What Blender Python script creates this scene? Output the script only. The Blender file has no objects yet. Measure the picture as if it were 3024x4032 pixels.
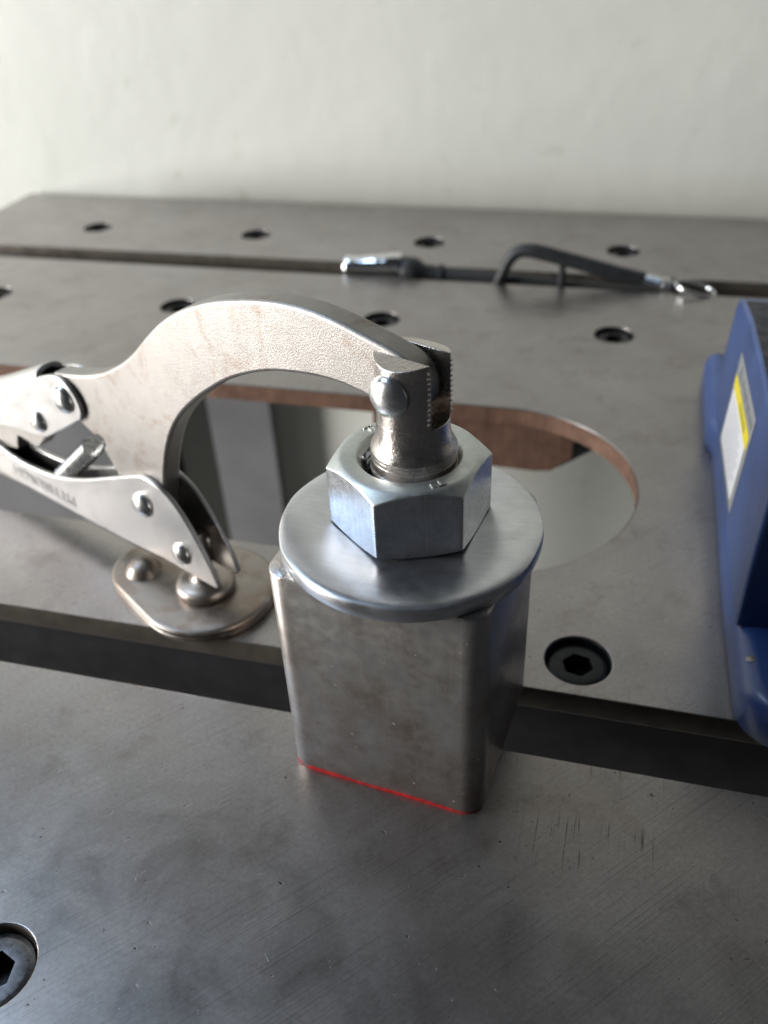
import bpy, bmesh, math, random
from mathutils import Matrix, Vector
random.seed(4)
S = 0.001                                   # all measures below are millimetres
scene = bpy.context.scene
COL = scene.collection
PI = math.pi

# ------------------------------------------------------------------ camera
cd = bpy.data.cameras.new('camera'); cam = bpy.data.objects.new('camera', cd); COL.objects.link(cam)
R = [[0.9669236, -0.1146481, 0.2278475], [0.2514065, 0.5791559, -0.7754825], [-0.0430517, 0.8071148, 0.5888228]]
Cc = [39.81, -154.014, 185.993]
M = Matrix([[R[i][j] for j in range(3)] + [Cc[i] * S] for i in range(3)] + [[0, 0, 0, 1]])
cam.matrix_world = M
cd.sensor_fit = 'VERTICAL'; cd.sensor_height = 36.0; cd.lens = 30.64
cd.clip_start = 0.01; cd.clip_end = 50
cd.dof.use_dof = True; cd.dof.focus_distance = 0.192; cd.dof.aperture_fstop = 13.0
scene.camera = cam

# ------------------------------------------------------------------ light
w = bpy.data.worlds.new('World'); scene.world = w; w.use_nodes = True
bg = w.node_tree.nodes['Background']; bg.inputs[0].default_value = (0.80, 0.88, 1.0, 1); bg.inputs[1].default_value = 0.035

def area(name, loc, target, sx, sy, power, col):
    l = bpy.data.lights.new(name, 'AREA'); l.shape = 'RECTANGLE'; l.size = sx * S; l.size_y = sy * S
    l.energy = power; l.color = col
    o = bpy.data.objects.new(name, l); COL.objects.link(o)
    o.location = Vector(loc) * S
    o.rotation_euler = (Vector(target) - Vector(loc)).to_track_quat('-Z', 'Y').to_euler()
    return o
area('window_light', (-2500, -840, 400), (0, 60, 60), 900, 1700, 128, (1.0, 0.985, 0.955))
area('high_window_light', (-1500, 60, 1950), (-60, 40, 0), 950, 700, 17, (0.58, 0.76, 1.0))
vs = scene.view_settings
vs.view_transform = 'Standard'; vs.look = 'None'; vs.exposure = 0.0; vs.gamma = 1.0

# ------------------------------------------------------------------ materials
def mat(name):
    m = bpy.data.materials.new(name); m.use_nodes = True
    nt = m.node_tree; b = nt.nodes['Principled BSDF']
    return m, nt, b
def N(nt, kind, **kw):
    n = nt.nodes.new(kind)
    for k, v in kw.items(): setattr(n, k, v)
    return n
def coords(nt, scale=(1, 1, 1), rot=(0, 0, 0)):
    """object coordinates in millimetres"""
    tc = N(nt, 'ShaderNodeTexCoord'); mp = N(nt, 'ShaderNodeMapping'); mp.vector_type = 'TEXTURE' if False else 'POINT'
    r = N(nt, 'ShaderNodeVectorRotate', rotation_type='EULER_XYZ'); r.inputs['Rotation'].default_value = rot
    nt.links.new(tc.outputs['Object'], r.inputs['Vector'])
    mp.inputs['Scale'].default_value = tuple(1000 * s for s in scale)
    nt.links.new(r.outputs[0], mp.inputs['Vector'])
    return mp.outputs[0]
def noise(nt, vec, scale, detail=4, rough=0.55, dist=0.0):
    n = N(nt, 'ShaderNodeTexNoise'); n.inputs['Scale'].default_value = scale; n.inputs['Detail'].default_value = detail
    n.inputs['Roughness'].default_value = rough; n.inputs['Distortion'].default_value = dist
    nt.links.new(vec, n.inputs['Vector']); return n.outputs['Fac']
def ramp(nt, fac, stops):
    r = N(nt, 'ShaderNodeValToRGB'); e = r.color_ramp.elements
    while len(e) < len(stops): e.new(0.5)
    for i, (p, c) in enumerate(stops):
        e[i].position = p
        e[i].color = (c, c, c, 1) if isinstance(c, (int, float)) else (*c, 1)
    nt.links.new(fac, r.inputs['Fac']); return r.outputs['Color']
def mixc(nt, fac, a, b, mode='MIX'):
    m = N(nt, 'ShaderNodeMix', data_type='RGBA', blend_type=mode)
    for sock, v in ((m.inputs[0], fac), (m.inputs[6], a), (m.inputs[7], b)):
        if isinstance(v, (int, float)): sock.default_value = v
        elif isinstance(v, tuple): sock.default_value = (*v, 1)
        else: nt.links.new(v, sock)
    return m.outputs[2]
def math_(nt, op, a, b=None):
    m = N(nt, 'ShaderNodeMath', operation=op)
    for i, v in enumerate((a, b)):
        if v is None: continue
        if isinstance(v, (int, float)): m.inputs[i].default_value = v
        else: nt.links.new(v, m.inputs[i])
    return m.outputs[0]
def bump(nt, b, height, strength, dist):
    bp = N(nt, 'ShaderNodeBump'); bp.inputs['Strength'].default_value = strength; bp.inputs['Distance'].default_value = dist * S
    nt.links.new(height, bp.inputs['Height'])
    last = b.inputs['Normal'].links
    if last: nt.links.new(last[0].from_socket, bp.inputs['Normal'])
    nt.links.new(bp.outputs[0], b.inputs['Normal'])
def setc(nt, b, c):
    if isinstance(c, tuple): b.inputs['Base Color'].default_value = (*c, 1)
    else: nt.links.new(c, b.inputs['Base Color'])
def simple(name, col, rough=0.4, metal=0.0, coat=0.0, nscale=None, namp=0.15, bscale=None, bstr=0.2, bdist=0.1):
    m, nt, b = mat(name)
    b.inputs['Metallic'].default_value = metal; b.inputs['Roughness'].default_value = rough
    if coat: b.inputs['Coat Weight'].default_value = coat; b.inputs['Coat Roughness'].default_value = 0.15
    v = coords(nt)
    if nscale:
        f = noise(nt, v, nscale, 6)
        lo = tuple(c * (1 - namp * 2) for c in col); hi = tuple(min(1, c * (1 + namp)) for c in col)
        setc(nt, b, ramp(nt, f, [(0.3, lo), (0.7, hi)]))
        rr = ramp(nt, noise(nt, v, nscale * 1.7, 5), [(0.3, max(0, rough - 0.1)), (0.7, rough + 0.1)])
        nt.links.new(rr, b.inputs['Roughness'])
    else: setc(nt, b, col)
    if bscale: bump(nt, b, noise(nt, v, bscale, 3), bstr, bdist)
    return m

def table_steel():
    m, nt, b = mat('ground_table_steel')
    b.inputs['Metallic'].default_value = 0.9
    v = coords(nt)
    big = noise(nt, v, 0.018, 6, 0.62, 0.2)
    c1 = ramp(nt, big, [(0.30, (0.335, 0.308, 0.294)), (0.52, (0.39, 0.366, 0.354)), (0.75, (0.425, 0.405, 0.394))])
    # oily stains and handling marks
    st = noise(nt, v, 0.06, 9, 0.68, 0.15)
    c2 = mixc(nt, ramp(nt, st, [(0.54, 0.0), (0.76, 0.55)]), c1, (0.165, 0.135, 0.12))
    # fine mottling
    c3 = mixc(nt, 0.42, c2, ramp(nt, noise(nt, v, 0.9, 6, 0.75), [(0.30, 0.5), (0.70, 1.2)]), 'MULTIPLY')
    # pits
    pit = noise(nt, v, 0.55, 3, 0.5)
    pm = ramp(nt, pit, [(0.705, 0.0), (0.745, 1.0)])
    pit2 = noise(nt, v, 0.17, 5, 0.7, 0.4)
    pm2 = ramp(nt, pit2, [(0.66, 0.0), (0.74, 0.7)])
    c4 = mixc(nt, pm, c3, (0.06, 0.05, 0.045)); c4 = mixc(nt, pm2, c4, (0.085, 0.07, 0.06))
    # grinding lines, diagonal, in patches
    g1 = noise(nt, coords(nt, (0.016, 2.1, 1), (0, 0, math.radians(-47))), 1.0, 3, 0.6)
    g2 = noise(nt, coords(nt, (0.03, 2.6, 1), (0, 0, math.radians(-54))), 1.0, 2, 0.5)
    patch = ramp(nt, noise(nt, v, 0.02, 3), [(0.36, 0.12), (0.6, 1.0)])
    gl = math_(nt, 'MULTIPLY', ramp(nt, g1, [(0.55, 0.0), (0.64, 1.0)]), patch)
    c5 = mixc(nt, math_(nt, 'MULTIPLY', gl, 0.34), c4, (0.13, 0.12, 0.11))
    # a few long bright scratches
    sc = noise(nt, coords(nt, (0.009, 1.1, 1), (0, 0, math.radians(14))), 1.0, 1, 0.4)
    c6 = mixc(nt, math_(nt, 'MULTIPLY', ramp(nt, sc, [(0.765, 0.0), (0.785, 1.0)]), 0.5), c5, (0.5, 0.48, 0.46))
    # burr strokes worn into the plate edges along the front slot
    tc = N(nt, 'ShaderNodeTexCoord'); sp = N(nt, 'ShaderNodeSeparateXYZ'); nt.links.new(tc.outputs['Object'], sp.inputs[0])
    yy = math_(nt, 'MULTIPLY', sp.outputs['Y'], 1000.0)
    def band(y0, wd): return math_(nt, 'SUBTRACT', 1.0, math_(nt, 'MINIMUM', 1.0, math_(nt, 'DIVIDE', math_(nt, 'ABSOLUTE', math_(nt, 'SUBTRACT', yy, y0)), wd)))
    bd = math_(nt, 'MAXIMUM', math_(nt, 'MAXIMUM', band(17.8 - 120, 6.0), band(-5.2 - 120, 5.0)), math_(nt, 'MULTIPLY', band(-28 - 120, 9.0), 0.9))
    sk = noise(nt, coords(nt, (1.7, 0.06, 1)), 1.0, 2, 0.5)
    pk = ramp(nt, noise(nt, coords(nt, (0.03, 0.03, 1)), 1.0, 2), [(0.45, 0.0), (0.6, 1.0)])
    sm = math_(nt, 'MULTIPLY', math_(nt, 'MULTIPLY', ramp(nt, sk, [(0.58, 0.0), (0.68, 1.0)]), pk), math_(nt, 'MINIMUM', 1.0, math_(nt, 'MULTIPLY', bd, 2.0)))
    xr = ramp(nt, math_(nt, 'MULTIPLY', sp.outputs['X'], 10.0), [(0.22, 0.0), (0.40, 1.0)])
    sm = math_(nt, 'MULTIPLY', sm, xr)
    c6 = mixc(nt, math_(nt, 'MULTIPLY', sm, 0.75), c6, (0.06, 0.05, 0.045))
    setc(nt, b, c6)
    r = ramp(nt, noise(nt, v, 0.05, 6, 0.6, 0.5), [(0.3, 0.26), (0.7, 0.40)])
    r2 = mixc(nt, pm2, r, (0.75, 0.75, 0.75)); nt.links.new(r2, b.inputs['Roughness'])
    hgt = math_(nt, 'ADD', math_(nt, 'MULTIPLY', g1, 0.8), math_(nt, 'MULTIPLY', g2, 0.5))
    bump(nt, b, hgt, 0.16, 0.15)
    bump(nt, b, math_(nt, 'SUBTRACT', 1.0, math_(nt, 'ADD', pm, pm2)), 0.35, 0.2)
    bump(nt, b, noise(nt, v, 0.05, 2), 0.10, 1.2)
    return m
def tube_steel():
    m, nt, b = mat('mill_scale_tube_steel')
    b.inputs['Metallic'].default_value = 0.8
    v = coords(nt)
    base = ramp(nt, noise(nt, v, 0.04, 4, 0.5, 0.1), [(0.3, (0.39, 0.372, 0.352)), (0.7, (0.47, 0.453, 0.433))])
    # brown oxide: heavier on the lower half, fine grained
    tc = N(nt, 'ShaderNodeTexCoord'); sp = N(nt, 'ShaderNodeSeparateXYZ'); nt.links.new(tc.outputs['Object'], sp.inputs[0])
    low = ramp(nt, math_(nt, 'MULTIPLY', sp.outputs['Z'], 1000 / 64.5), [(0.0, 0.10), (0.55, 0.03), (0.8, -0.0)])
    rr = math_(nt, 'ADD', noise(nt, v, 0.06, 10, 0.74, 0.1), low)
    rm = ramp(nt, rr, [(0.48, 0.0), (0.72, 0.75)])
    c = mixc(nt, rm, base, (0.21, 0.148, 0.108))
    fl = ramp(nt, noise(nt, v, 0.8, 7, 0.75), [(0.52, 0.0), (0.64, 1.0)])
    c = mixc(nt, math_(nt, 'MULTIPLY', fl, math_(nt, 'MULTIPLY', rm, 0.8)), c, (0.40, 0.31, 0.23))
    sp2 = ramp(nt, noise(nt, v, 0.7, 6, 0.75), [(0.62, 0.0), (0.76, 0.6)])
    c = mixc(nt, sp2, c, (0.14, 0.12, 0.105))
    ln = noise(nt, coords(nt, (1.1, 1.1, 0.010)), 1.0, 4)
    c = mixc(nt, math_(nt, 'MULTIPLY', ramp(nt, ln, [(0.58, 0.0), (0.70, 1.0)]), 0.3), c, (0.50, 0.46, 0.42))
    nk = ramp(nt, noise(nt, v, 0.62, 2, 0.5), [(0.745, 0.0), (0.765, 1.0)])
    c = mixc(nt, nk, c, (0.80, 0.78, 0.75))
    setc(nt, b, c)
    nt.links.new(ramp(nt, noise(nt, v, 0.3, 6), [(0.3, 0.30), (0.7, 0.44)]), b.inputs['Roughness'])
    bump(nt, b, noise(nt, v, 1.8, 6, 0.65), 0.20, 0.12)
    bump(nt, b, ln, 0.06, 0.1)
    return m
def zinc(name, rough, col, brush=None, dirt=0.3, bump_s=0.10):
    m, nt, b = mat(name)
    b.inputs['Metallic'].default_value = 1.0
    v = coords(nt)
    c = ramp(nt, noise(nt, v, 0.11, 5, 0.6, 0.5), [(0.3, tuple(x * 0.82 for x in col)), (0.7, col)])
    d = ramp(nt, noise(nt, v, 0.9, 7, 0.72, 0.3), [(0.60, 0.0), (0.72, dirt)])
    c = mixc(nt, d, c, (0.16, 0.15, 0.13))
    br = noise(nt, coords(nt, brush or (1.6, 1.6, 0.06)), 1.0, 4, 0.6)
    c = mixc(nt, 0.35, c, ramp(nt, br, [(0.3, 0.72), (0.7, 1.08)]), 'MULTIPLY')
    setc(nt, b, c)
    nt.links.new(ramp(nt, noise(nt, v, 0.35, 6), [(0.3, rough - 0.03), (0.7, rough + 0.06)]), b.inputs['Roughness'])
    bump(nt, b, br, bump_s, 0.15)
    bump(nt, b, noise(nt, v, 0.9, 5, 0.65), 0.015, 0.12)
    return m
def clamp_metal(name, rough, blast, col=(0.66, 0.635, 0.60), dirt=0.6, d0=0.60, bs=1.15, bst=0.75):
    m, nt, b = mat(name)
    b.inputs['Metallic'].default_value = 1.0
    v = coords(nt)
    c = ramp(nt, noise(nt, v, 0.05, 4), [(0.3, tuple(x * 0.88 for x in col)), (0.7, col)])
    d = ramp(nt, noise(nt, v, 0.09, 7, 0.7, 0.6), [(d0, 0.0), (d0 + 0.16, dirt)])
    c = mixc(nt, d, c, (0.24, 0.17, 0.13))
    if dirt > 0.4: c = mixc(nt, ramp(nt, noise(nt, v, 1.1, 5, 0.7), [(0.66, 0.0), (0.78, 0.6)]), c, (0.22, 0.19, 0.17))
    setc(nt, b, c)
    nt.links.new(ramp(nt, noise(nt, v, 0.25, 5), [(0.3, rough - 0.05), (0.7, rough + 0.08)]), b.inputs['Roughness'])
    if blast: bump(nt, b, noise(nt, v, bs, 3, 0.55), bst, 0.24)
    else: bump(nt, b, noise(nt, v, 0.5, 4), 0.03, 0.2)
    return m
def wall_paint():
    m, nt, b = mat('off_white_wall_paint')
    v = coords(nt)
    c = ramp(nt, noise(nt, v, 0.006, 4), [(0.3, (0.69, 0.70, 0.64)), (0.7, (0.745, 0.748, 0.695))])
    sp = ramp(nt, noise(nt, v, 0.045, 3, 0.5), [(0.66, 0.0), (0.74, 0.4)])
    c = mixc(nt, sp, c, (0.50, 0.50, 0.42))
    setc(nt, b, c); b.inputs['Roughness'].default_value = 0.55
    bump(nt, b, noise(nt, v, 0.03, 5), 0.25, 3.0)
    return m
def rust(name):
    m, nt, b = mat(name)
    v = coords(nt)
    c = ramp(nt, noise(nt, v, 0.10, 6, 0.65), [(0.3, (0.16, 0.085, 0.06)), (0.7, (0.30, 0.17, 0.115))])
    ln = noise(nt, coords(nt, (0.6, 0.6, 0.04)), 1.0, 3)
    c = mixc(nt, 0.5, c, ramp(nt, ln, [(0.3, 0.7), (0.7, 1.2)]), 'MULTIPLY')
    setc(nt, b, c); b.inputs['Roughness'].default_value = 0.6; b.inputs['Metallic'].default_value = 0.25
    bump(nt, b, ln, 0.25, 0.3)
    return m
def blue_paint(name):
    m, nt, b = mat(name)
    v = coords(nt)
    c = ramp(nt, noise(nt, v, 0.05, 5), [(0.3, (0.018, 0.046, 0.155)), (0.7, (0.030, 0.074, 0.225))])
    ch = ramp(nt, noise(nt, v, 0.13, 5, 0.6), [(0.70, 0.0), (0.715, 1.0)])
    c = mixc(nt, ch, c, (0.30, 0.26, 0.22))
    setc(nt, b, c); b.inputs['Roughness'].default_value = 0.42; b.inputs['Coat Weight'].default_value = 0.25; b.inputs['Coat Roughness'].default_value = 0.2
    bump(nt, b, noise(nt, v, 0.22, 5, 0.6), 0.35, 0.5)
    return m
MT = dict(
    table=table_steel(), tube=tube_steel(),
    nut=zinc('zinc_plated_nut_steel', 0.26, (0.72, 0.73, 0.76), (1.8, 1.8, 0.05), 0.35),
    nut_top=zinc('weathered_zinc', 0.44, (0.72, 0.75, 0.72), (0.8, 0.8, 0.8), 0.75, 0.05),
    washer=zinc('brushed_zinc_washer', 0.32, (0.73, 0.74, 0.76), (0.05, 1.1, 1.1), 0.22, 0.07),
    jaw=clamp_metal('blasted_nickel_plate', 0.45, True, (0.37, 0.352, 0.332), 0.7, 0.53, 2.4, 0.30),
    sheet=clamp_metal('satin_nickel_sheet', 0.36, False, (0.58, 0.57, 0.56), 0.25),
    cut=clamp_metal('saw_cut_steel', 0.34, True, (0.46, 0.44, 0.42), 0.9),
    inner=clamp_metal('worn_nickel_steel', 0.38, False, (0.42, 0.37, 0.33), 0.8),
    swivel=clamp_metal('cast_nickel_swivel', 0.25, True, (0.60, 0.555, 0.52), 0.7, 0.56, 1.9, 0.40),
    rivet=clamp_metal('polished_rivet_steel', 0.25, False, (0.76, 0.76, 0.75), 0.25),
    pad=clamp_metal('tarnished_pad_steel', 0.40, False, (0.38, 0.345, 0.31), 0.6, 0.46),
    black=simple('black_oxide_steel', (0.022, 0.022, 0.024), 0.38, 0.5, nscale=0.5, bscale=1.2, bstr=0.1),
    rubber=simple('dark_rubber', (0.028, 0.030, 0.033), 0.5, 0.0, nscale=0.2),
    rail=simple('dark_painted_rail', (0.06, 0.06, 0.07), 0.5, 0.3, nscale=0.08, bscale=0.4, bstr=0.15),
    inner_shade=simple('shaded_inner_steel', (0.07, 0.058, 0.05), 0.55, 0.5, nscale=0.3),  # shade inside the clamp folds, put into the colour of their inner faces
    stamp=clamp_metal('stamped_recess_steel', 0.45, False, (0.40, 0.39, 0.39), 0.3),
    edge=simple('dark_brown_plate_edge', (0.16, 0.14, 0.115), 0.5, 0.5, nscale=0.12, bscale=0.8, bstr=0.2),  # darker brown tone on the side faces of the plates
    rust=rust('torch_cut_rusty_edge'), wall=wall_paint(),
    blue=blue_paint('blue_enamel_casting'),
    darktop=simple('dirty_cast_top', (0.060, 0.058, 0.066), 0.6, 0.3, nscale=0.25, namp=0.3, bscale=0.5, bstr=0.3, bdist=0.3),
    chrome=simple('chrome', (0.80, 0.81, 0.82), 0.10, 1.0),
    red=simple('red_paint_mark', (0.52, 0.022, 0.022), 0.35, 0.0, nscale=0.6, namp=0.25),
    foil=simple('silver_label_foil', (0.52, 0.53, 0.54), 0.35, 0.6),
    white=simple('white_label_print', (0.80, 0.80, 0.82), 0.45),
    yellow=simple('yellow_label_print', (0.80, 0.66, 0.03), 0.45),
    ink=simple('grey_label_ink', (0.16, 0.18, 0.20), 0.5),
    inkpale=simple('pale_label_ink', (0.46, 0.47, 0.50), 0.5),
    inkolive=simple('olive_label_ink', (0.33, 0.30, 0.04), 0.5),
    floor=simple('concrete_floor', (0.30, 0.29, 0.28), 0.7, nscale=0.02),
    panel=simple('grey_painted_panel', (0.15, 0.148, 0.155), 0.5, 0.0, nscale=0.01),
)

# ------------------------------------------------------------------ builders
def V(p): return Vector(p) * S
def link(o, parent):
    COL.objects.link(o)
    if parent: o.parent = parent
    return o
def finish(me, m, sharp):
    me.materials.append(m)
    if sharp is not None:
        me.polygons.foreach_set('use_smooth', [True] * len(me.polygons))
        me.set_sharp_from_angle(angle=math.radians(sharp))
def mesh(name, verts, faces, m, parent=None, sharp=35, org=None, bev=0, seg=2, recalc=True, mats=None, fm=None):
    o0 = org if org is not None else (parent['org'] if parent is not None and 'org' in parent.keys() else (0, 0, 0))
    me = bpy.data.meshes.new(name)
    me.from_pydata([[(a - b) * S for a, b in zip(v, o0)] for v in verts], [], faces)
    if recalc:
        bm = bmesh.new(); bm.from_mesh(me); bmesh.ops.recalc_face_normals(bm, faces=bm.faces); bm.to_mesh(me); bm.free()
    finish(me, m, sharp)
    for x in (mats or []): me.materials.append(x)
    if fm: me.polygons.foreach_set('material_index', fm)
    o = bpy.data.objects.new(name, me); link(o, parent)
    if parent is None and org is not None: o.location = V(org)
    if bev:
        b = o.modifiers.new('bevel', 'BEVEL'); b.width = bev * S; b.segments = seg; b.limit_method = 'ANGLE'; b.angle_limit = math.radians(40)
        b.harden_normals = False
    return o
def child_org(o, org): o['org'] = list(org)
def thing(name, org, label, cat, group=None):
    o = bpy.data.objects.new(name, None); COL.objects.link(o); o.location = V(org); o.empty_display_size = 0.01
    o['org'] = list(org); o['label'] = label; o['category'] = cat
    if group: o['group'] = group
    return o
def tag(o, label, cat, group=None):
    o['label'] = label; o['category'] = cat
    if group: o['group'] = group
    return o
class MB:
    def __init__(s): s.v = []; s.f = []; s.m = []
    def add(s, v, f, mi=0):
        n = len(s.v); s.v += [tuple(p) for p in v]; s.f += [tuple(i + n for i in q) for q in f]; s.m += [mi] * len(f)
    def box(s, a, b, mi=0):
        (x0, y0, z0), (x1, y1, z1) = a, b
        s.add([(x0, y0, z0), (x1, y0, z0), (x1, y1, z0), (x0, y1, z0), (x0, y0, z1), (x1, y0, z1), (x1, y1, z1), (x0, y1, z1)],
              [(0, 3, 2, 1), (4, 5, 6, 7), (0, 1, 5, 4), (1, 2, 6, 5), (2, 3, 7, 6), (3, 0, 4, 7)], mi)
    def lathe(s, prof, frame=lambda x, y, z: (x, y, z), n=48, cap0=True, cap1=True, mi=0):
        """prof: list of (r, z) from one end to the other"""
        v = []
        for r, z in prof:
            for k in range(n):
                t = 2 * PI * k / n; v.append(frame(r * math.cos(t), r * math.sin(t), z))
        f = []
        for i in range(len(prof) - 1):
            for k in range(n):
                a = i * n + k; b = i * n + (k + 1) % n; f.append((a, b, b + n, a + n))
        if cap0: f.append(tuple(range(n))[::-1])
        if cap1: f.append(tuple(range((len(prof) - 1) * n, len(prof) * n)))
        s.add(v, f, mi)
    def tube(s, path, r, n=10, cap=True, mi=0):
        P = [Vector(p) for p in path]; rs = r if isinstance(r, (list, tuple)) else [r] * len(P)
        up = Vector((0.13, 0.21, 0.97)); v = []; prev = None
        for i, p in enumerate(P):
            t = (P[min(i + 1, len(P) - 1)] - P[max(i - 1, 0)]).normalized()
            if prev is None:
                a = t.cross(up)
                if a.length < 0.05: a = t.cross(Vector((1, 0, 0)))
            else: a = prev - t * prev.dot(t)
            a.normalize(); prev = a; b = t.cross(a)
            for k in range(n):
                th = 2 * PI * k / n; v.append(p + (a * math.cos(th) + b * math.sin(th)) * rs[i])
        f = []
        for i in range(len(P) - 1):
            for k in range(n):
                q = i * n + k; w_ = i * n + (k + 1) % n; f.append((q, w_, w_ + n, q + n))
        if cap: f += [tuple(range(n))[::-1], tuple(range((len(P) - 1) * n, len(P) * n))]
        s.add(v, f, mi)
    def prism(s, poly, frame, a, b, mi=0):
        """poly of 2-D points; frame(p, q, h) maps to 3-D; h from a to b"""
        n = len(poly)
        v = [frame(p, q, a) for p, q in poly] + [frame(p, q, b) for p, q in poly]
        f = [tuple(range(n))[::-1], tuple(range(n, 2 * n))] + [(k, (k + 1) % n, (k + 1) % n + n, k + n) for k in range(n)]
        s.add(v, f, mi)
    def build(s, name, m, parent=None, **kw):
        return mesh(name, s.v, s.f, m, parent, fm=s.m if max(s.m) else None, **kw)
def catmull(pts, n=6, closed=False):
    out = []; L = len(pts)
    rng = range(L if closed else L - 1)
    for i in rng:
        p0 = pts[(i - 1) % L] if closed or i > 0 else pts[0]; p1 = pts[i]; p2 = pts[(i + 1) % L]
        p3 = pts[(i + 2) % L] if closed or i + 2 < L else pts[-1]
        for k in range(n):
            t = k / n
            out.append(tuple(0.5 * ((2 * b) + (-a + c) * t + (2 * a - 5 * b + 4 * c - d) * t * t + (-a + 3 * b - 3 * c + d) * t ** 3)
                             for a, b, c, d in zip(p0, p1, p2, p3)))
    if not closed: out.append(tuple(pts[-1]))
    return out
def round_poly(pts, r, seg=6):
    out = []; L = len(pts)
    for i in range(L):
        p = Vector(pts[i]); a = (Vector(pts[i - 1]) - p).normalized(); b = (Vector(pts[(i + 1) % L]) - p).normalized()
        ang = a.angle(b); rr = r[i] if isinstance(r, (list, tuple)) else r
        if rr <= 0: out.append(tuple(p)); continue
        d = rr / math.tan(ang / 2); c = p + (a + b).normalized() * (rr / math.sin(ang / 2))
        s0 = p + a * d - c; s1 = p + b * d - c
        a0 = math.atan2(s0.y, s0.x); a1 = math.atan2(s1.y, s1.x); da = (a1 - a0 + PI) % (2 * PI) - PI
        for k in range(seg + 1):
            t = a0 + da * k / seg; out.append((c.x + rr * math.cos(t), c.y + rr * math.sin(t)))
    return out
def rot2(p, a): return (p[0] * math.cos(a) - p[1] * math.sin(a), p[0] * math.sin(a) + p[1] * math.cos(a))
def text_mesh(name, body, size, frame, m, parent, depth=0.2, bold=0.0):
    """flat lettering; frame(x, y, h) maps text space (mm, centred) to 3-D"""
    c = bpy.data.curves.new(name, 'FONT'); c.body = body; c.size = size; c.align_x = 'CENTER'; c.align_y = 'CENTER'
    c.resolution_u = 3; c.extrude = depth / 2; c.offset = bold
    t = bpy.data.objects.new(name, c); COL.objects.link(t)
    dg = bpy.context.evaluated_depsgraph_get(); dg.update()
    me = t.evaluated_get(dg).to_mesh()
    v = [frame(q.co.x, q.co.y, q.co.z + depth / 2) for q in me.vertices]; f = [tuple(p.vertices) for p in me.polygons]
    t.evaluated_get(dg).to_mesh_clear(); bpy.data.objects.remove(t); bpy.data.curves.remove(c)
    return mesh(name, v, f, m, parent, sharp=30)
def curve_plate(name, outer, holes, z0, z1, m, parent, bev=0.35):
    """flat plate with holes, from a filled 2-D curve"""
    c = bpy.data.curves.new(name, 'CURVE'); c.dimensions = '2D'; c.fill_mode = 'BOTH'
    o0 = parent['org']
    for poly in [outer] + holes:
        s = c.splines.new('POLY'); s.points.add(len(poly) - 1); s.use_cyclic_u = True
        for p, q in zip(s.points, poly): p.co = ((q[0] - o0[0]) * S, (q[1] - o0[1]) * S, 0, 1)
    c.extrude = (z1 - z0) / 2 * S - bev * S; c.bevel_depth = bev * S; c.bevel_resolution = 2; c.offset = -bev * S
    t = bpy.data.objects.new(name, c); COL.objects.link(t)
    dg = bpy.context.evaluated_depsgraph_get(); dg.update()
    me = bpy.data.meshes.new_from_object(t.evaluated_get(dg)); me.name = name
    bpy.data.objects.remove(t); bpy.data.curves.remove(c)
    for q in me.vertices: q.co.z += ((z0 + z1) / 2 - o0[2]) * S
    me.materials.clear(); finish(me, m, 30); me.materials.append(MT['edge'])
    for q in me.polygons: q.material_index = 1 if abs(q.normal.z) < 0.25 else 0
    return link(bpy.data.objects.new(name, me), parent)
def circle(cx, cy, r, n=40): return [(cx + r * math.cos(2 * PI * k / n), cy + r * math.sin(2 * PI * k / n)) for k in range(n)]

# ------------------------------------------------------------------ setting: wall and floor
WY = 446.0
mb = MB(); mb.box((-2500, WY, -900), (-297, WY + 100, 720))
# wall foot given an added backward curve to shade a soft band above the table
zs = [720, 32, 29, 26, 23, 20, 17, 14, 11, 8, 5, 2, -1, -4, -8, -12, -16, -20, -900]
st = [(-297, 0.0), (-285, 0.10), (-270, 0.26), (-250, 0.5), (-230, 0.74), (-210, 0.92), (-190, 1.0), (2500, 1.0)]
wv_ = []; wf_ = []; nz = len(zs)
for x_, k_ in st:
    for z_ in zs: wv_.append((x_, WY + k_ * 7.0 * (max(0, 32 - max(z_, -20)) / 32) ** 2, z_))
    wv_ += [(x_, WY + 100, -900), (x_, WY + 100, 720)]
nz += 2
for a_ in range(len(st) - 1):
    for b_ in range(nz): wf_.append((a_ * nz + b_, a_ * nz + (b_ + 1) % nz, (a_ + 1) * nz + (b_ + 1) % nz, (a_ + 1) * nz + b_))
wf_ += [tuple(range(nz)), tuple((len(st) - 1) * nz + b_ for b_ in range(nz))[::-1]]
mb.add(wv_, wf_)
wall = mb.build('wall', MT['wall'], None, sharp=30); wall['kind'] = 'structure'
mb = MB(); mb.box((-3000, -3000, -940), (3000, WY - 1, -900))
fl = mb.build('floor', MT['floor'], None, sharp=None); fl['kind'] = 'structure'

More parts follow.
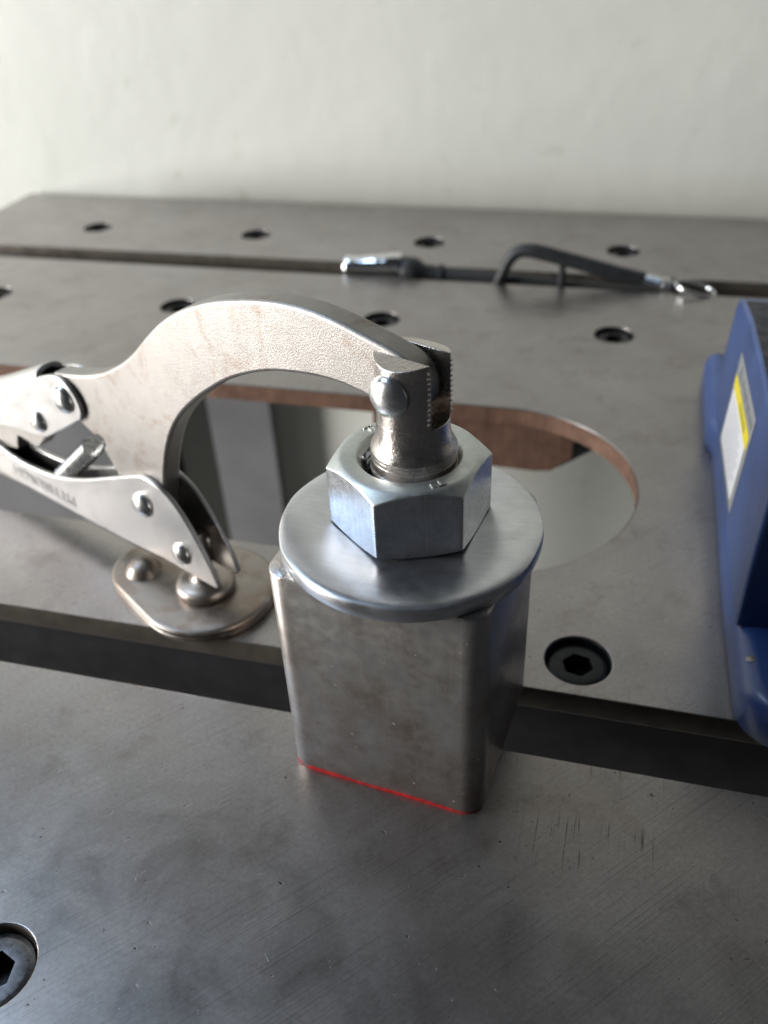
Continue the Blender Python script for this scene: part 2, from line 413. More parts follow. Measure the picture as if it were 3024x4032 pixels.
# ------------------------------------------------------------------ the table: three ground plates on rails
table = thing('welding_table', (0, 120, -900), 'slotted welding table of three thick ground steel plates with countersunk bolts', 'table')
T = 8.0; X0, X1 = -406.0, 420.0; HX = [-308.6, -192.4, -76.3, 41.6, 157.0]
HR = 9.7
def opening():
    c, r, xl = (1.5, 119.5), 55.0, -330.0
    a = [(c[0] + r * math.cos(t), c[1] + r * math.sin(t)) for t in [(-0.5 + k / 40) * PI for k in range(41)]]
    b = [(xl + r * math.cos(t), c[1] + r * math.sin(t)) for t in [(0.5 + k / 40) * PI for k in range(41)]]
    return a + b
rect = lambda y0, y1: [(X0, y0), (X1, y0), (X1, y1), (X0, y1)]
def bolt_proto():
    b = MB(); n = 36
    prof = [(9.2, -7.9), (9.2, -3.2), (8.7, -2.5), (7.6, -2.05), (7.1, -1.95)]
    b.lathe(prof, n=n, cap0=True, cap1=False)
    base = 4 * n; hexr = []
    for k in range(n):
        t = 2 * PI * k / n; a = (t + PI / 6) % (PI / 3) - PI / 6; rr = 4.0 / math.cos(a); hexr.append((rr * math.cos(t), rr * math.sin(t)))
    v = [(x, y, -2.0) for x, y in hexr] + [(x, y, -7.5) for x, y in hexr]
    o = len(b.v); b.v += v
    for k in range(n):
        k2 = (k + 1) % n
        b.f.append((base + k, base + k2, o + k2, o + k)); b.f.append((o + k, o + k2, o + n + k2, o + n + k)); b.m += [0, 0]
    b.f.append(tuple(range(o + n, o + 2 * n))); b.m.append(0)
    b.lathe([(9.66, -0.55), (9.4, -0.8), (9.25, -3.0)], n=n, cap0=False, cap1=False)
    return b
bolt_me = None
worn = simple('worn_bolt_steel', (0.20, 0.20, 0.21), 0.33, 0.85, nscale=0.6)
def bolt(x, y, plate):
    global bolt_me
    if bolt_me is None:
        o = bolt_proto().build('bolt', MT['black'], None, sharp=30, org=(0, 0, 0)); bolt_me = o.data
        bpy.data.objects.remove(o)
    o = bpy.data.objects.new('bolt', bolt_me); link(o, plate)
    if -80 < x < -70 and y < 0:
        me = bolt_me.copy(); bm = bmesh.new(); bm.from_mesh(me)
        me.materials.append(worn)
        for q in bm.faces:
            c = q.calc_center_median(); rr = math.hypot(c.x, c.y) / S
            if -0.0027 < c.z < -0.0017 and rr < 8.9: q.material_index = 1
        bmesh.ops.delete(bm, geom=[q for q in bm.verts if math.hypot(q.co.x, q.co.y) / S > 9.24 and q.co.z > -0.0015], context='VERTS')
        bm.to_mesh(me); bm.free(); o.data = me; o['label'] = 'bolt with a worn shiny head in the near left corner'
    a = table['org']; o.location = V((x - a[0], y - a[1], 0 - a[2])); o.rotation_euler = (0, 0, random.random() * PI)
    return o
plates = []
for (y0, y1, rows, extra, lab) in ((-270.0, -5.2, [(-86.5, 0)], [], 'front plate with diagonal grinding lines'),
                                   (17.8, 312.3, [(31.4, 0), (255.4, 0)], [opening()], 'middle plate with a long round-ended opening'),
                                   (333.7, 442.4, [(373.5, 0)], [], 'rear plate against the wall')):
    hx = [x + 2.6 for x in HX] if y0 < -200 else HX
    holes = [circle(x, r[0], HR) for r in rows for x in hx]
    p = curve_plate('plate', rect(y0, y1), holes + extra, -T, 0, MT['table'], table)
    p['label'] = lab
    for r in rows:
        for x in hx: bolt(x, r[0], p)
    plates.append(p)
# rusty torch-cut edge inside the opening (thin lining set 0.3 mm proud of the cut)
op = opening(); n = len(op)
def inset(pl, d):
    out = []
    for i in range(len(pl)):
        a = Vector(pl[i - 1]); b = Vector(pl[(i + 1) % len(pl)]); t = (b - a).normalized(); out.append((pl[i][0] - t.y * d, pl[i][1] + t.x * d))
    return out
i0 = inset(op, 0.3); i1 = inset(op, -0.5)
vv = [(x, y, -0.5) for x, y in i0] + [(x, y, -T - 0.02) for x, y in i0]
ff = [(k, (k + 1) % n, (k + 1) % n + n, k + n) for k in range(n)]
mesh('cut_edge', vv, ff, MT['rust'], plates[1], org=table['org'], sharp=40)
for y0, y1 in ((-60, -9), (21.5, 60), (282, 308.5), (338, 375)):
    b = MB(); b.box((X0 + 10, y0, -58), (X1 - 10, y1, -T - 0.05)); b.build('rail', MT['rail'], table, bev=1.5)
for x, y in ((-248, 300), (300, 300), (-380, -200), (380, -200)):
    b = MB(); b.box((x - 25, y - 25, -900), (x + 25, y + 25, -58.1)); b.build('leg', MT['black'], table, bev=3)
# brown bracket under the far side of the opening
b = MB(); prof = [(-60, -T - 0.1), (-60, -30), (14, -31.5), (21, -30.5), (30, -23), (30, -15), (36, -T - 0.1)]
b.prism(prof, lambda p, q, h: (p, h, q), 175.2, 181.0)
b.build('bracket', MT['rust'], table, bev=0.6)
b = MB(); prof = [(-60, -T - 0.2), (-60, -34), (16, -34.6), (24, -32), (44, -17), (46, -T - 0.2)]
b.prism(prof, lambda p, q, h: (p, h, q), 181.2, 188.0)
b.build('bracket_backing', MT['rail'], table, bev=0.4)

# a grey panel stands under the table, its edge seen through the opening
b = MB(); b.box((-640, 437, -899.9), (-228, 441, -60)); pn = b.build('metal_panel', MT['panel'], None, org=(-434, 439, -899.9), bev=1)
tag(pn, 'dark grey flat panel standing behind the opening, under the table', 'panel')

# ------------------------------------------------------------------ square tube
A = -0.113; W2, D2, H = 25.4, 24.4, 64.5
tube = thing('square_tube', (0, 0, 0), 'short upright piece of square steel tube with a red line at its foot', 'steel tube')
outer = [rot2(p, A) for p in round_poly([(-W2, -D2), (W2, -D2), (W2, D2), (-W2, D2)], 5.2, 8)]
inner = [rot2(p, A) for p in round_poly([(-W2 + 4, -D2 + 4), (W2 - 4, -D2 + 4), (W2 - 4, D2 - 4), (-W2 + 4, D2 - 4)], 2.2, 8)]
n = len(outer); vv = []
rings = [(outer, 0.0, 0.35), (outer, 0.35, 0), (outer, H - 0.4, 0), (outer, H, 0.4), (inner, H, 0), (inner, 0.0, 0)]
for poly, z, ins in rings:
    for x, y in poly:
        l = math.hypot(x, y); k = (l - ins) / l; vv.append((x * k, y * k, z))
ff = []; fm = []
for i in range(6):
    for k in range(n):
        j = (i + 1) % 6; ff.append((i * n + k, i * n + (k + 1) % n, j * n + (k + 1) % n, j * n + k)); fm.append(1 if i in (2, 3) else 0)
mesh('tube_wall', vv, ff, MT['tube'], tube, sharp=50, mats=[MT['cut']], fm=fm)
# red paint line at the foot of the front face, uneven
pts = []
steps = 60
path = [(-W2 + 1.2, -D2 + 1.6), (-W2 + 2.6, -D2 + 0.7), (-W2 + 5.2, -D2)] + [(-W2 + 5.2 + (2 * W2 - 10.4) * k / steps, -D2) for k in range(1, steps + 1)] + [(W2 - 5.2 + 5.2 * math.sin(t), -D2 + 5.2 - 5.2 * math.cos(t)) for t in (0.25, 0.5, 0.8)]
rv = []; 
for i, (x, y) in enumerate(path):
    c = (0, 0); nx, ny = (0, -1) if -W2 + 5.2 <= x <= W2 - 5.2 else Vector((x - (W2 - 5.2) * (1 if x > 0 else -1), y + D2 - 5.2)).normalized()
    h = 0.95 + 0.22 * math.sin(i * 0.17 + 0.4) + random.uniform(-0.07, 0.07)
    if i < 3: h *= 0.6 + 0.12 * i
    if i > len(path) - 6: h *= 0.25 + 0.13 * (len(path) - i)
    for off, z in ((0.06, 0.0), (0.06, max(0.15, h)), (-0.3, max(0.15, h)), (-0.3, 0.0)):
        q = rot2((x + nx * off, y + ny * off), A); rv.append((q[0], q[1], z))
m_ = len(path); rf = []
for i in range(m_ - 1):
    for k in range(4): rf.append((i * 4 + k, (i + 1) * 4 + k, (i + 1) * 4 + (k + 1) % 4, i * 4 + (k + 1) % 4))
rf += [(0, 1, 2, 3), tuple((m_ - 1) * 4 + k for k in (3, 2, 1, 0))]
mesh('red_line', rv, rf, MT['red'], tube, sharp=30)

# ------------------------------------------------------------------ washer (slightly dished)
WC = (1.0, -1.5); WR = 29.5
def wz(r, t):
    q = min(1, max(0, (r - 13) / 13.5)); d = -1.35 * (1 - q * q * (3 - 2 * q))      # pulled down into the hollow tube
    return d + 0.22 * math.sin(2 * t + 0.6) * (r / WR) ** 2 * q
rad = [11.0, 11.6, 13.5, 15.5, 17.5, 19.5, 21.5, 23.5, 25.2, 26.6, 27.7, 28.5, 29.0, 29.3, WR]
n = 120; wv = []
rows_ = []
for i, r in enumerate(rad):
    e = max(0, (r - 26.6) / (WR - 26.6)); rows_.append((r, 69.0 - 0.45 * e ** 4, 1))
rows_.append((WR + 0.12, 68.1, 1)); rows_.append((WR + 0.2, 67.2, 0.7)); rows_.append((WR + 0.12, 65.4, 0.3)); rows_.append((WR - 0.3, 64.8, 0)); rows_.append((20.5, 64.6, 0)); rows_.append((16.0, 64.2, 0)); rows_.append((11.0, 63.4, 0))
for r, z, k in rows_:
    for j in range(n):
        t = 2 * PI * j / n; rr = r + (0.06 * math.sin(9 * t) + 0.05 * math.sin(17 * t + 1) if r > 29 else 0)
        wv.append((WC[0] + rr * math.cos(t), WC[1] + rr * math.sin(t), z + k * max(-1.5, wz(r, t))))
wf = []
L = len(rows_)
for i in range(L):
    for j in range(n):
        a = i * n + j; b_ = i * n + (j + 1) % n; c_ = ((i + 1) % L) * n; wf.append((a, b_, c_ + (j + 1) % n, c_ + j))
ws = mesh('washer', wv, wf, MT['washer'], None, org=(WC[0], WC[1], 64.55), sharp=50)
tag(ws, 'large round zinc washer lying on the steel tube under the nut', 'washer')

# ------------------------------------------------------------------ hex nut
NC = (0.4, 2.0); AP = 16.0; NA = math.radians(-100.2); NZ0, NZ1 = 67.75, 84.5; HOLE = 11.3
nut = thing('hex_nut', (NC[0], NC[1], NZ0), 'big zinc plated hex nut standing on the round washer', 'nut')
RC = AP / math.cos(PI / 6)
hexp = round_poly([(RC * math.cos(NA + k * PI / 3), RC * math.sin(NA + k * PI / 3)) for k in range(6)], 0.7, 3)
# densify the flats so that the chamfer cuts a curved edge
dense = []
for i in range(len(hexp)):
    a, b_ = hexp[i], hexp[(i + 1) % len(hexp)]; d = math.dist(a, b_); k = max(1, int(d / 1.1))
    dense += [(a[0] + (b_[0] - a[0]) * j / k, a[1] + (b_[1] - a[1]) * j / k) for j in range(k)]
n = len(dense); RT = AP * 0.965; tn = math.tan(math.radians(32))
nv = []; fm = []; nf = []
def ring(fn):
    for x, y in dense:
        r = math.hypot(x, y); q = fn(r, x, y); nv.append((NC[0] + q[0], NC[1] + q[1], q[2]))
sc = lambda rr: (lambda r, x, y, z: (x * rr / r, y * rr / r, z))
ring(lambda r, x, y: (x * (RT - 0.3) / r, y * (RT - 0.3) / r, NZ0))
ring(lambda r, x, y: (x, y, NZ0 + max(0.25, (r - RT) * 0.35)))
ring(lambda r, x, y: (x, y, NZ1 - max(0.25, (r - RT) * tn) - 0.35))
ring(lambda r, x, y: (x * (1 - 0.18 / r), y * (1 - 0.18 / r), NZ1 - max(0.1, (r - RT) * tn) - 0.05))
for rr, z in ((RT + 0.5, NZ1 - 0.42), (RT - 0.1, NZ1 - 0.10), (RT - 0.6, NZ1), (HOLE + 0.75, NZ1), (HOLE + 0.4, NZ1 - 0.1), (HOLE, NZ1 - 0.5), (10.6, NZ1 - 1.9)):
    ring(lambda r, x, y, rr=rr, z=z: (x * min(rr, r) / r, y * min(rr, r) / r, z))
zz = NZ1 - 2.2
for k in range(7):
    for rr, dz in ((9.9, 0.0), (9.9, -0.3), (10.6, -1.0), (10.6, -1.3)):
        ring(lambda r, x, y, rr=rr, z=zz + dz: (x * rr / r, y * rr / r, z + 0.32 * math.atan2(y, x)))
    zz -= 1.9
Ln = len(nv) // n
for i in range(Ln - 1):
    for k in range(n):
        nf.append((i * n + k, i * n + (k + 1) % n, (i + 1) * n + (k + 1) % n, (i + 1) * n + k)); fm.append(1 if 2 <= i <= 9 else 0)
mesh('nut_body', nv, nf, MT['nut'], nut, sharp=24, mats=[MT['nut_top']], fm=fm)
def on_ring(rc, ang, z):
    def fr(x, y, h):
        a = ang + x / rc; r = rc + y; return (NC[0] + r * math.cos(a), NC[1] + r * math.sin(a), z + h)
    return fr
def ring_text(name, body, ang, size):
    # letters follow the ring, tops outward when seen from outside
    return text_mesh(name, body, size, lambda x, y, h: (NC[0] + (13.7 + y) * math.cos(ang - x / 13.7), NC[1] + (13.7 + y) * math.sin(ang - x / 13.7), NZ1 + h - 0.05), MT['nut_top'], nut, 0.32, 0.03)
ring_text('stamped_mark', 'T8', math.radians(-52), 2.9)
ring_text('stamped_mark', 'TH', math.radians(140), 3.0)

# ------------------------------------------------------------------ locking C-clamp
U = Vector((0.9208, -0.3900, 0)).normalized(); Nn = Vector((U.y, -U.x, 0)); P0 = Vector((0.5, 2.0, 0))
def cw(u, z, off):
    p = P0 + U * u + Nn * off; return (p.x, p.y, z)
ring_c = (-76.0, 35.3)
clamp = thing('locking_clamp', (ring_c[0], ring_c[1], 0), 'silver locking C-clamp with riveted jaws, its upper tip in the nut', 'clamp')
jaw_out = [(-126.8, 69.6), (-115, 72.5), (-105.5, 76.1), (-96.4, 81.1), (-89.2, 86.3), (-83.0, 91.8), (-75.3, 98.0), (-67.9, 102.6), (-59.6, 106.4), (-51.0, 109.3), (-41.2, 111.6), (-32.6, 112.9), (-24.1, 113.2), (-15.9, 112.4), (-8.2, 110.9), (-2.1, 109.6), (2.6, 108.0), (5.2, 105.6), (6.2, 102.0), (5.4, 98.4), (2.4, 95.8), (-2.5, 95.8), (-7.6, 97.0), (-11.5, 97.7), (-16.6, 98.1), (-23.4, 97.7), (-31.0, 96.5), (-37.6, 94.9), (-44.9, 92.2), (-52.6, 88.4), (-59.5, 83.9), (-66.4, 78.8), (-73.4, 72.5), (-79.1, 65.6), (-83.7, 57.4), (-87.2, 48.5), (-89.3, 41), (-92.5, 33), (-97.5, 28), (-103, 27.5), (-107.8, 32), (-111.9, 39.1), (-115.4, 45.4)]
jaw_left = [(-116.0, 47.2), (-114.6, 48.6), (-114.9, 50.6), (-116.9, 51.2), (-118.4, 50.2), (-120.2, 51.0), (-124.8, 53.2), (-130, 54.5), (-135, 58), (-136, 64), (-132.5, 68.6)]
poly = catmull(jaw_out, 5) + jaw_left
b = MB(); b.prism(poly, lambda p, q, h: cw(p, q, h), -3.2, 3.2)
b.build('upper_jaw', MT['jaw'], clamp, bev=0.9, seg=3, sharp=40)

def side_plates(b, poly, o=5.0, t=1.6):
    b.prism(poly, cw, o - t, o); b.prism(poly, cw, -o, -o + t)
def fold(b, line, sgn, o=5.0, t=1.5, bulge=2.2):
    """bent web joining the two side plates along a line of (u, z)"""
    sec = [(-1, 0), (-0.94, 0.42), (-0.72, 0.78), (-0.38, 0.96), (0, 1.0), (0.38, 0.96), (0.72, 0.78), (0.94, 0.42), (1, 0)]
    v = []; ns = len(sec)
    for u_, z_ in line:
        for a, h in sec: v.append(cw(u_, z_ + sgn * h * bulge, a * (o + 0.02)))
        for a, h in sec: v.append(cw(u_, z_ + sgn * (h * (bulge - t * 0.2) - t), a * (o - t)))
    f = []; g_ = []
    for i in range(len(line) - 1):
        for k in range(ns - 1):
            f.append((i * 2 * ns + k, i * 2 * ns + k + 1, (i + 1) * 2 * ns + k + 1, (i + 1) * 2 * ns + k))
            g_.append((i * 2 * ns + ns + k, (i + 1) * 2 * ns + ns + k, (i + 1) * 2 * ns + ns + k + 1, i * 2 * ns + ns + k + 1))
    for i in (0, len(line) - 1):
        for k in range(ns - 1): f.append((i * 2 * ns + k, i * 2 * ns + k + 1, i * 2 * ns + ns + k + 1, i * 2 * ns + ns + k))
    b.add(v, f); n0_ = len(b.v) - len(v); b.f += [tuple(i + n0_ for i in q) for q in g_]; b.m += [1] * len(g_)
low_top = [(-262, 25), (-225, 27.5), (-200, 27.6), (-183, 26.2), (-174.6, 24.6), (-163.6, 24.2), (-147.9, 25.8), (-131.8, 30.6), (-113.6, 38.2), (-101, 43.4), (-96.5, 44.8), (-91.6, 44.2), (-87.5, 42.4), (-83.4, 39.4), (-79.6, 34.6), (-75.9, 28.2), (-72.4, 20.8), (-70.3, 14.2)]
low_bot = [(-71.5, 13.0), (-76.8, 13.2), (-86.0, 13.6), (-94.5, 13.9), (-113.2, 13.0), (-133.0, 12.7), (-150.3, 12.9), (-169.8, 13.0), (-190, 12.2), (-225, 10.8), (-262, 9)]
poly = catmull(low_top, 4) + catmull(low_bot, 3)
b = MB(); side_plates(b, poly)
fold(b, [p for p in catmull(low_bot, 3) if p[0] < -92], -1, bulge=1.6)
lj = b.build('lower_jaw', MT['sheet'], clamp, bev=0.45, seg=2, sharp=40, mats=[MT['inner_shade']])
# stamped maker's name on the lower jaw, upside down
text_mesh('stamped_lettering', 'PITTSBURGH', 6.4, lambda x, y, h: cw(-157.5 - x * 0.98, 18.9 - y * 0.95 + x * 0.02, 5.0 + h - 0.02), MT['stamp'], clamp, 0.2)
# handle channel
h_top = [(-262, 18), (-225, 33), (-195, 43), (-172.4, 51.6), (-159.7, 57.0), (-149, 61.6), (-139.8, 65.6), (-133.0, 68.2)]
h_end = [(-128.0, 68.9), (-123.4, 67.1), (-120.6, 63.8), (-119.8, 59.6), (-121.4, 56.2)]
h_bot = [(-145.0, 42.2), (-152, 40.6), (-162.3, 39.6), (-173.2, 37.6), (-195, 30), (-225, 20), (-262, 6)]
poly = catmull(h_top + h_end, 4) + h_bot
b = MB(); side_plates(b, poly)
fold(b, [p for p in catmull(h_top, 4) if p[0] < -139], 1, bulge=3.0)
b.build('handle', MT['sheet'], clamp, bev=0.45, seg=2, sharp=40, mats=[MT['inner_shade']])
# toggle link inside the handle
b = MB(); b.prism([(-205, 17), (-184.2, 24.6), (-172.2, 27.0), (-171.6, 29.5), (-169.5, 33.4), (-167.6, 33.6), (-158.6, 32.4), (-156.6, 33.4), (-143, 46), (-142, 51), (-147, 54), (-205, 36)], cw, -2.6, 2.6)
b.build('toggle_link', MT['jaw'], clamp, bev=0.5, sharp=40)
# rivets with domed heads on both sides
def rivet(u_, z_, r, o, name='rivet', m='rivet', dome=0.55):
    b = MB()
    fr = lambda x, y, h: cw(u_ + x, z_ + y, h)
    pr = [(r * math.cos(a), o + dome * r * math.sin(a)) for a in [PI / 2 * k / 8 for k in range(9)]]
    pr = [(r * 0.98, o - 0.2)] + pr
    pr[-1] = (0.02, pr[-1][1])
    full = [(x, -z) for x, z in reversed(pr)] + pr
    full = [q for q in full]
    b.lathe(full, fr, 32)
    return b.build(name, MT[m], clamp, sharp=50)
rivet(-99.5, 33.4, 4.3, 5.0); rivet(-85.2, 20.5, 3.9, 5.0); rivet(-127.6, 61.6, 4.7, 5.0); rivet(-146.9, 48.0, 4.1, 5.0)
# spring hooked in the jaw, running down into the lower jaw
sa, sb = Vector((-127.0, 42.2)), Vector((-151.0, 22.0)); ax = (sb - sa); ln_ = ax.length; ax.normalize(); pp = Vector((-ax.y, ax.x))
path = [cw(-116.6, 49.2, 1.5), cw(-116.9, 49.0, 0.0), cw(-121, 46.0, -0.6), cw(-125.4, 42.6, -1.8)]
turns = 19
for k in range(turns * 12 + 1):
    t = k / 12 * 2 * PI; d = k / (turns * 12) * ln_
    q = sa + ax * d + pp * (3.3 * math.sin(t)); path.append(cw(q.x, q.y, -3.3 * math.cos(t) * 1.0))
b = MB(); b.tube(path, 0.40, 7); b.build('spring', MT['rivet'], clamp, sharp=60)
# swivel tip that sits in the nut, slotted for the jaw
SC = Vector((1.5, 2.1))
b = MB()
prof = [(7.6, 69.2), (9.2, 70), (9.3, 81.2), (9.75, 81.6), (9.75, 82.3), (9.4, 82.6), (9.4, 83.4), (9.5, 84.2), (9.5, 84.7), (9.38, 84.9), (9.55, 85.2), (9.42, 85.45), (9.58, 85.75), (9.45, 86.0), (9.56, 86.3), (9.45, 87.0), (9.1, 87.7), (8.55, 88.6), (8.15, 89.8), (7.95, 91.2), (7.9, 94.0)]
b.lathe(prof, lambda x, y, z: (SC.x + x, SC.y + y, z), 56)
g = 3.45; r = 7.9
for sg in (1, -1):
    a0 = math.asin(g / r); arc = [(r * math.cos(t), sg * r * math.sin(t)) for t in [a0 + (PI - 2 * a0) * k / 22 for k in range(23)]]
    def fr(p, q, h, sg=sg): 
        c = SC + Vector((U.x, U.y)) * p + Vector((Nn.x, Nn.y)) * q
        return (c.x, c.y, h if h < 100 else h - 0.055 * (abs(q) - g) ** 2)
    b.prism(arc, fr, 93.9, 108.6)
for k in range(11):
    z = 95.0 + k * 1.15
    for sg in (1, -1):
        c0 = SC + Vector((U.x, U.y)) * (math.sqrt(r * r - g * g) - 0.35); q = sg * (g + 0.02)
        def ft(p, zz, h, c0=c0): 
            c = c0 + Vector((U.x, U.y)) * p + Vector((Nn.x, Nn.y)) * h; return (c.x, c.y, zz)
        b.prism([(0, z), (0.62 if sg < 0 else 0.4, z + 0.5 + random.uniform(-.12, .12)), (0, z + 1.0)], ft, q, q + sg * 0.8)
b.build('swivel_tip', MT['swivel'], clamp, bev=0.55, seg=2, sharp=40)
def tip_rivet():
    b = MB(); off = -0.3
    fr = lambda x, y, h: cw(0.7 + x, 101.8 + y, h)
    pr = [(4.5, 6.9)] + [(4.65 * math.cos(a) ** 0.9 if a < 1.57 else 0.02, 7.1 + 2.9 * math.sin(a)) for a in [PI / 2 * k / 9 for k in range(10)]]
    pr[-1] = (0.02, pr[-1][1])
    b.lathe([(x, -z) for x, z in reversed(pr)] + pr, fr, 36)
    b.build('rivet', MT['rivet'], clamp, sharp=60)
tip_rivet()
# pad: oblong plate on the middle table plate, swivel ring and boss on it
c1, r1, c2, r2 = Vector((-76, 35.5)), 21.8, Vector((-98, 42.0)), 14.6
d = (c1 - c2); dl = d.length; base = math.atan2(d.y, d.x); al = math.acos((r2 - r1) / dl)
pad = []
for k in range(33):
    t = base - al + (2 * al) * k / 32; pad.append((c1.x + r1 * math.cos(t), c1.y + r1 * math.sin(t)))
for k in range(21):
    t = base + al + (2 * PI - 2 * al) * k / 20; pad.append((c2.x + r2 * math.cos(t), c2.y + r2 * math.sin(t)))
pc = (c1 + c2) / 2; n = len(pad); v = []
prof = [(0.985, 0.02), (1.0, 0.5), (1.0, 1.5), (0.988, 1.75), (1.0, 2.05), (1.0, 2.9), (0.99, 3.5), (0.965, 3.85), (0.93, 4.0), (0.6, 3.7), (0.2, 3.7)]
for s_, z in prof:
    for x, y in pad: v.append((pc.x + (x - pc.x) * s_, pc.y + (y - pc.y) * s_, z))
f = [tuple(range(n))[::-1], tuple(range((len(prof) - 1) * n, len(prof) * n))]
for i in range(len(prof) - 1):
    for k in range(n): f.append((i * n + k, i * n + (k + 1) % n, (i + 1) * n + (k + 1) % n, (i + 1) * n + k))
mesh('pad', v, f, MT['pad'], clamp, sharp=40)
b = MB(); b.lathe([(8.2, 3.4), (9.2, 4.0), (9.6, 5.2), (9.4, 6.4), (8.6, 7.3), (7.0, 7.9), (5.2, 8.0), (4.2, 8.6), (3.3, 10), (3.2, 24), (2.6, 26), (0.05, 26.6)], lambda x, y, z: (ring_c[0] + x - 0.6, ring_c[1] + y, z), 40)
b.build('pad_swivel', MT['inner'], clamp, sharp=50)
b = MB(); b.lathe([(6.2, 3.5), (5.6, 4.6), (5.0, 5.6), (4.2, 6.6), (2.9, 7.4), (1.4, 7.8), (0.05, 7.9)], lambda x, y, z: (-101 + x, 39.2 + y, z), 32)
b.build('pad_boss', MT['pad'], clamp, sharp=60)

# ------------------------------------------------------------------ blue cast block at the right edge, label on its side
vise = thing('vise_block', (115, 110, 0), 'blue enamelled cast vise standing at the right edge, yellow and white label on its side', 'vise')
bx = 82.4
prof = [(40, 13), (40, 40), (39, 60), (41, 67.5), (60, 68.6), (95, 68.2), (125, 66.8), (152, 62.8), (161, 60), (164, 55), (172, 26), (176, 13)]
b = MB(); b.prism(prof, lambda p, q, h: (h, p, q), bx, bx + 62)
b.build('body', MT['blue'], vise, bev=1.3, seg=3, sharp=45)
# base with a rounded toe in front and a flange behind
foot = round_poly([(83.2, 9), (150, 4), (150, 216), (81, 216), (80.2, 158), (82.6, 150), (82.2, 60)], [13, 4, 4, 5, 3, 3, 60], 6)
n = len(foot); v = []
cx_, cy_ = 116, 112
for z, ins in ((0.05, 1.2), (1.4, 0.0), (9.5, 0.0), (12.2, 0.9), (13.8, 2.8), (14.4, 5.2)):
    for k in range(n):
        a = Vector(foot[k - 1]); c_ = Vector(foot[(k + 1) % n]); t = (c_ - a).normalized(); v.append((foot[k][0] - t.y * ins, foot[k][1] + t.x * ins, z))
f = [tuple(range(n))[::-1], tuple(range(5 * n, 6 * n))]
for i in range(5):
    for k in range(n): f.append((i * n + k, i * n + (k + 1) % n, (i + 1) * n + (k + 1) % n, (i + 1) * n + k))
mesh('base', v, f, MT['blue'], vise, sharp=50)
tp = [(43, 0), (60, 0), (95, 0), (125, 0), (150, 0)]
zt = {43: 68.0, 60: 68.75, 95: 68.35, 125: 66.95, 150: 63.3}
v = []; f = []
for i, (y, _) in enumerate(tp):
    for x in (bx + 1.2, bx + 60): v.append((x, y, zt[y] + 0.1))
    for x in (bx + 1.2, bx + 60): v.append((x, y, zt[y] - 0.3))
for i in range(len(tp) - 1):
    a = i * 4; c_ = a + 4; f += [(a, a + 1, c_ + 1, c_), (a + 2, c_ + 2, c_ + 3, a + 3), (a, c_, c_ + 2, a + 2), (a + 1, a + 3, c_ + 3, c_ + 1)]
f += [(0, 2, 3, 1), tuple(len(v) - 4 + k for k in (0, 1, 3, 2))]
mesh('machined_top', v, f, MT['darktop'], vise, sharp=30)
# label: text runs from the back (left) to the front (right) of the side face
LB = Vector((128.3, 54.7)); LR = (Vector((78.1, 57.4)) - LB); LD = Vector((135.2, 17.2)) - LB
def lab(x, y, h):
    q = LB + LR * x + LD * y; return (bx - 0.02 - h, q.x, q.y)
def lrect(name, x0, y0, x1, y1, h0, h1, m, parent):
    b = MB(); b.prism(round_poly([(x0, y0), (x1, y0), (x1, y1), (x0, y1)], 0.012, 3), lab, h0, h1); return b.build(name, m, parent, sharp=None)
lo = lrect('label', 0, 0, 1, 1, 0.0, 0.10, MT['foil'], vise); lo['org'] = vise['org']
lrect('white_field', 0.045, 0.31, 0.90, 0.94, 0.10, 0.14, MT['white'], lo)
lrect('yellow_band', 0.03, 0.21, 0.95, 0.35, 0.14, 0.18, MT['yellow'], lo)
b = MB()
def dash(b, x0, x1, y0, y1, h): b.prism([(x0, y0), (x1, y0), (x1, y1), (x0, y1)], lab, h, h + 0.03)
x = 0.30
for wd in (0.035, 0.03, 0.05, 0.03, 0.09, 0.12, 0.03, 0.07, 0.05):
    dash(b, x, x + wd, 0.075 + random.uniform(0, .02), 0.155, 0.10); x += wd + random.choice((0.012, 0.02, 0.03))
b.prism([(0.10, 0.18), (0.27, 0.18), (0.185, 0.03)], lab, 0.10, 0.13)
b.build('header_print', MT['ink'], lo, sharp=None)
b = MB(); x = 0.42
for wd in (0.03, 0.035, 0.03, 0.04, 0.02, 0.04, 0.035):
    dash(b, x, x + wd, 0.245, 0.315, 0.18); x += wd + 0.02
b.build('band_print', MT['inkolive'], lo, sharp=None)
b = MB()
for y in (0.42, 0.49, 0.56, 0.63, 0.70, 0.77, 0.84):
    x = 0.10; end = random.uniform(0.62, 0.84)
    while x < end:
        wd = random.uniform(0.03, 0.10); dash(b, x, x + wd, y, y + 0.022, 0.14); x += wd + 0.015
b.build('text_lines', MT['inkpale'], lo, sharp=None)
# bare chip on the toe
b = MB(); b.lathe([(1.9, -0.35), (1.7, 0.02), (0.05, 0.10)], lambda x, y, z: (86.9 + x * 1.3, 27.5 + y * 0.8, 14.0 + z + 0.02), 14); b.build('paint_chip', simple('bare_iron_chip', (0.34, 0.29, 0.25), 0.5, 0.6, nscale=1.0), vise, sharp=60)

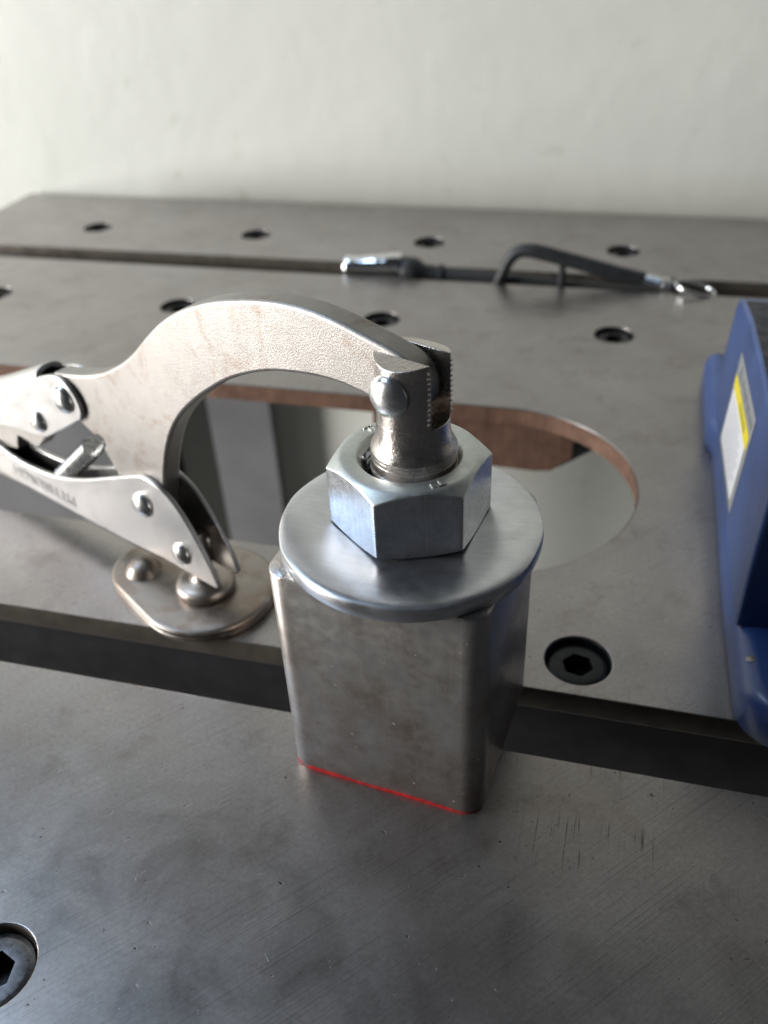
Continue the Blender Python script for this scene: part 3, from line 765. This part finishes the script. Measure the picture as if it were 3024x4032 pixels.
# ------------------------------------------------------------------ air blow gun lying along the far slot
AY = 322.5
gun = thing('air_gun', (-20, AY, -8), 'black air blow gun with chrome coupling lying in the far slot', 'air gun')
fx = lambda z0, k=0.0: (lambda x, y, h: (h, AY + x, z0 + y + k * (h + 115)))
b = MB(); b.lathe([(q_ * 1.2, h_) for q_, h_ in [(3.8, -116), (5.2, -115.4), (5.6, -114.5), (5.6, -112), (5.2, -111.6), (5.4, -104), (5.9, -98), (6.0, -96.8), (5.5, -96.4), (5.5, -95.4), (6.1, -95), (6.2, -92.4), (5.7, -92), (5.7, -91), (6.3, -90.6), (6.6, -82.5), (6.0, -81.5), (4.4, -81)]], fx(1.0, 0.06), 36)
b.build('coupling', MT['chrome'], gun, sharp=40)
b = MB(); b.lathe([(4, -81.4), (7.4, -81), (8.2, -79.5), (8.2, -74), (7.2, -71.5), (5.0, -68), (4.6, -60), (5.6, -59.6), (5.6, -57.2), (4.3, -57), (4.2, 60), (3.2, 61)], fx(2.4, -0.05), 28)
b.build('body', MT['rubber'], gun, sharp=40)
path = catmull([(-26.5, AY - 6, -5), (-22.5, AY - 6, 4), (-18.6, AY - 5.5, 12.4), (-13.8, AY - 5, 16.8), (-7, AY - 5, 17.6), (0, AY - 4.6, 16.3), (20, AY - 4, 11.6), (40, AY - 3, 6.6), (54, AY - 2, 3.4)], 6)
b = MB(); b.tube(path, [2.5 + 1.6 * min(1, k / (len(path) * 0.55)) for k in range(len(path))], 12); b.build('lever', MT['rubber'], gun, sharp=60)
b = MB(); b.tube([(10.2, AY - 5.2, 13), (10.6, AY - 5.4, -6)], 2.0, 12); b.build('post', MT['rubber'], gun, sharp=60)
pr = [(3.0, 50.5)]
for k in range(11):
    x = 51 + k * 1.15; pr += [(3.7, x), (4.15, x + 0.3), (4.15, x + 0.65), (3.7, x + 0.95)]
pr += [(3.2, 64.2), (4.0, 64.4), (4.1, 66.6), (3.4, 67.4), (3.4, 68.2), (2.2, 68.6)]
b = MB(); b.lathe(pr, lambda x, y, h: (h, AY - 2 + x, 3.9 - (h - 50) * 0.19 + y), 28); b.build('threaded_end', MT['chrome'], gun, sharp=35)
ringo = thing('split_ring', (80, AY - 3, -1), 'small shiny wire ring at the threaded end of the air gun', 'ring')
b = MB(); path = []
for k in range(97):
    t = k / 96 * 4 * PI; path.append((80.5 + 10.5 * math.cos(t), AY - 6 + 8.2 * math.sin(t), 1.2 - 2.4 * math.cos(t) + 0.8 * k / 96))
b.tube(path, 0.75, 8, cap=True); b.build('wire', MT['chrome'], ringo, sharp=60)
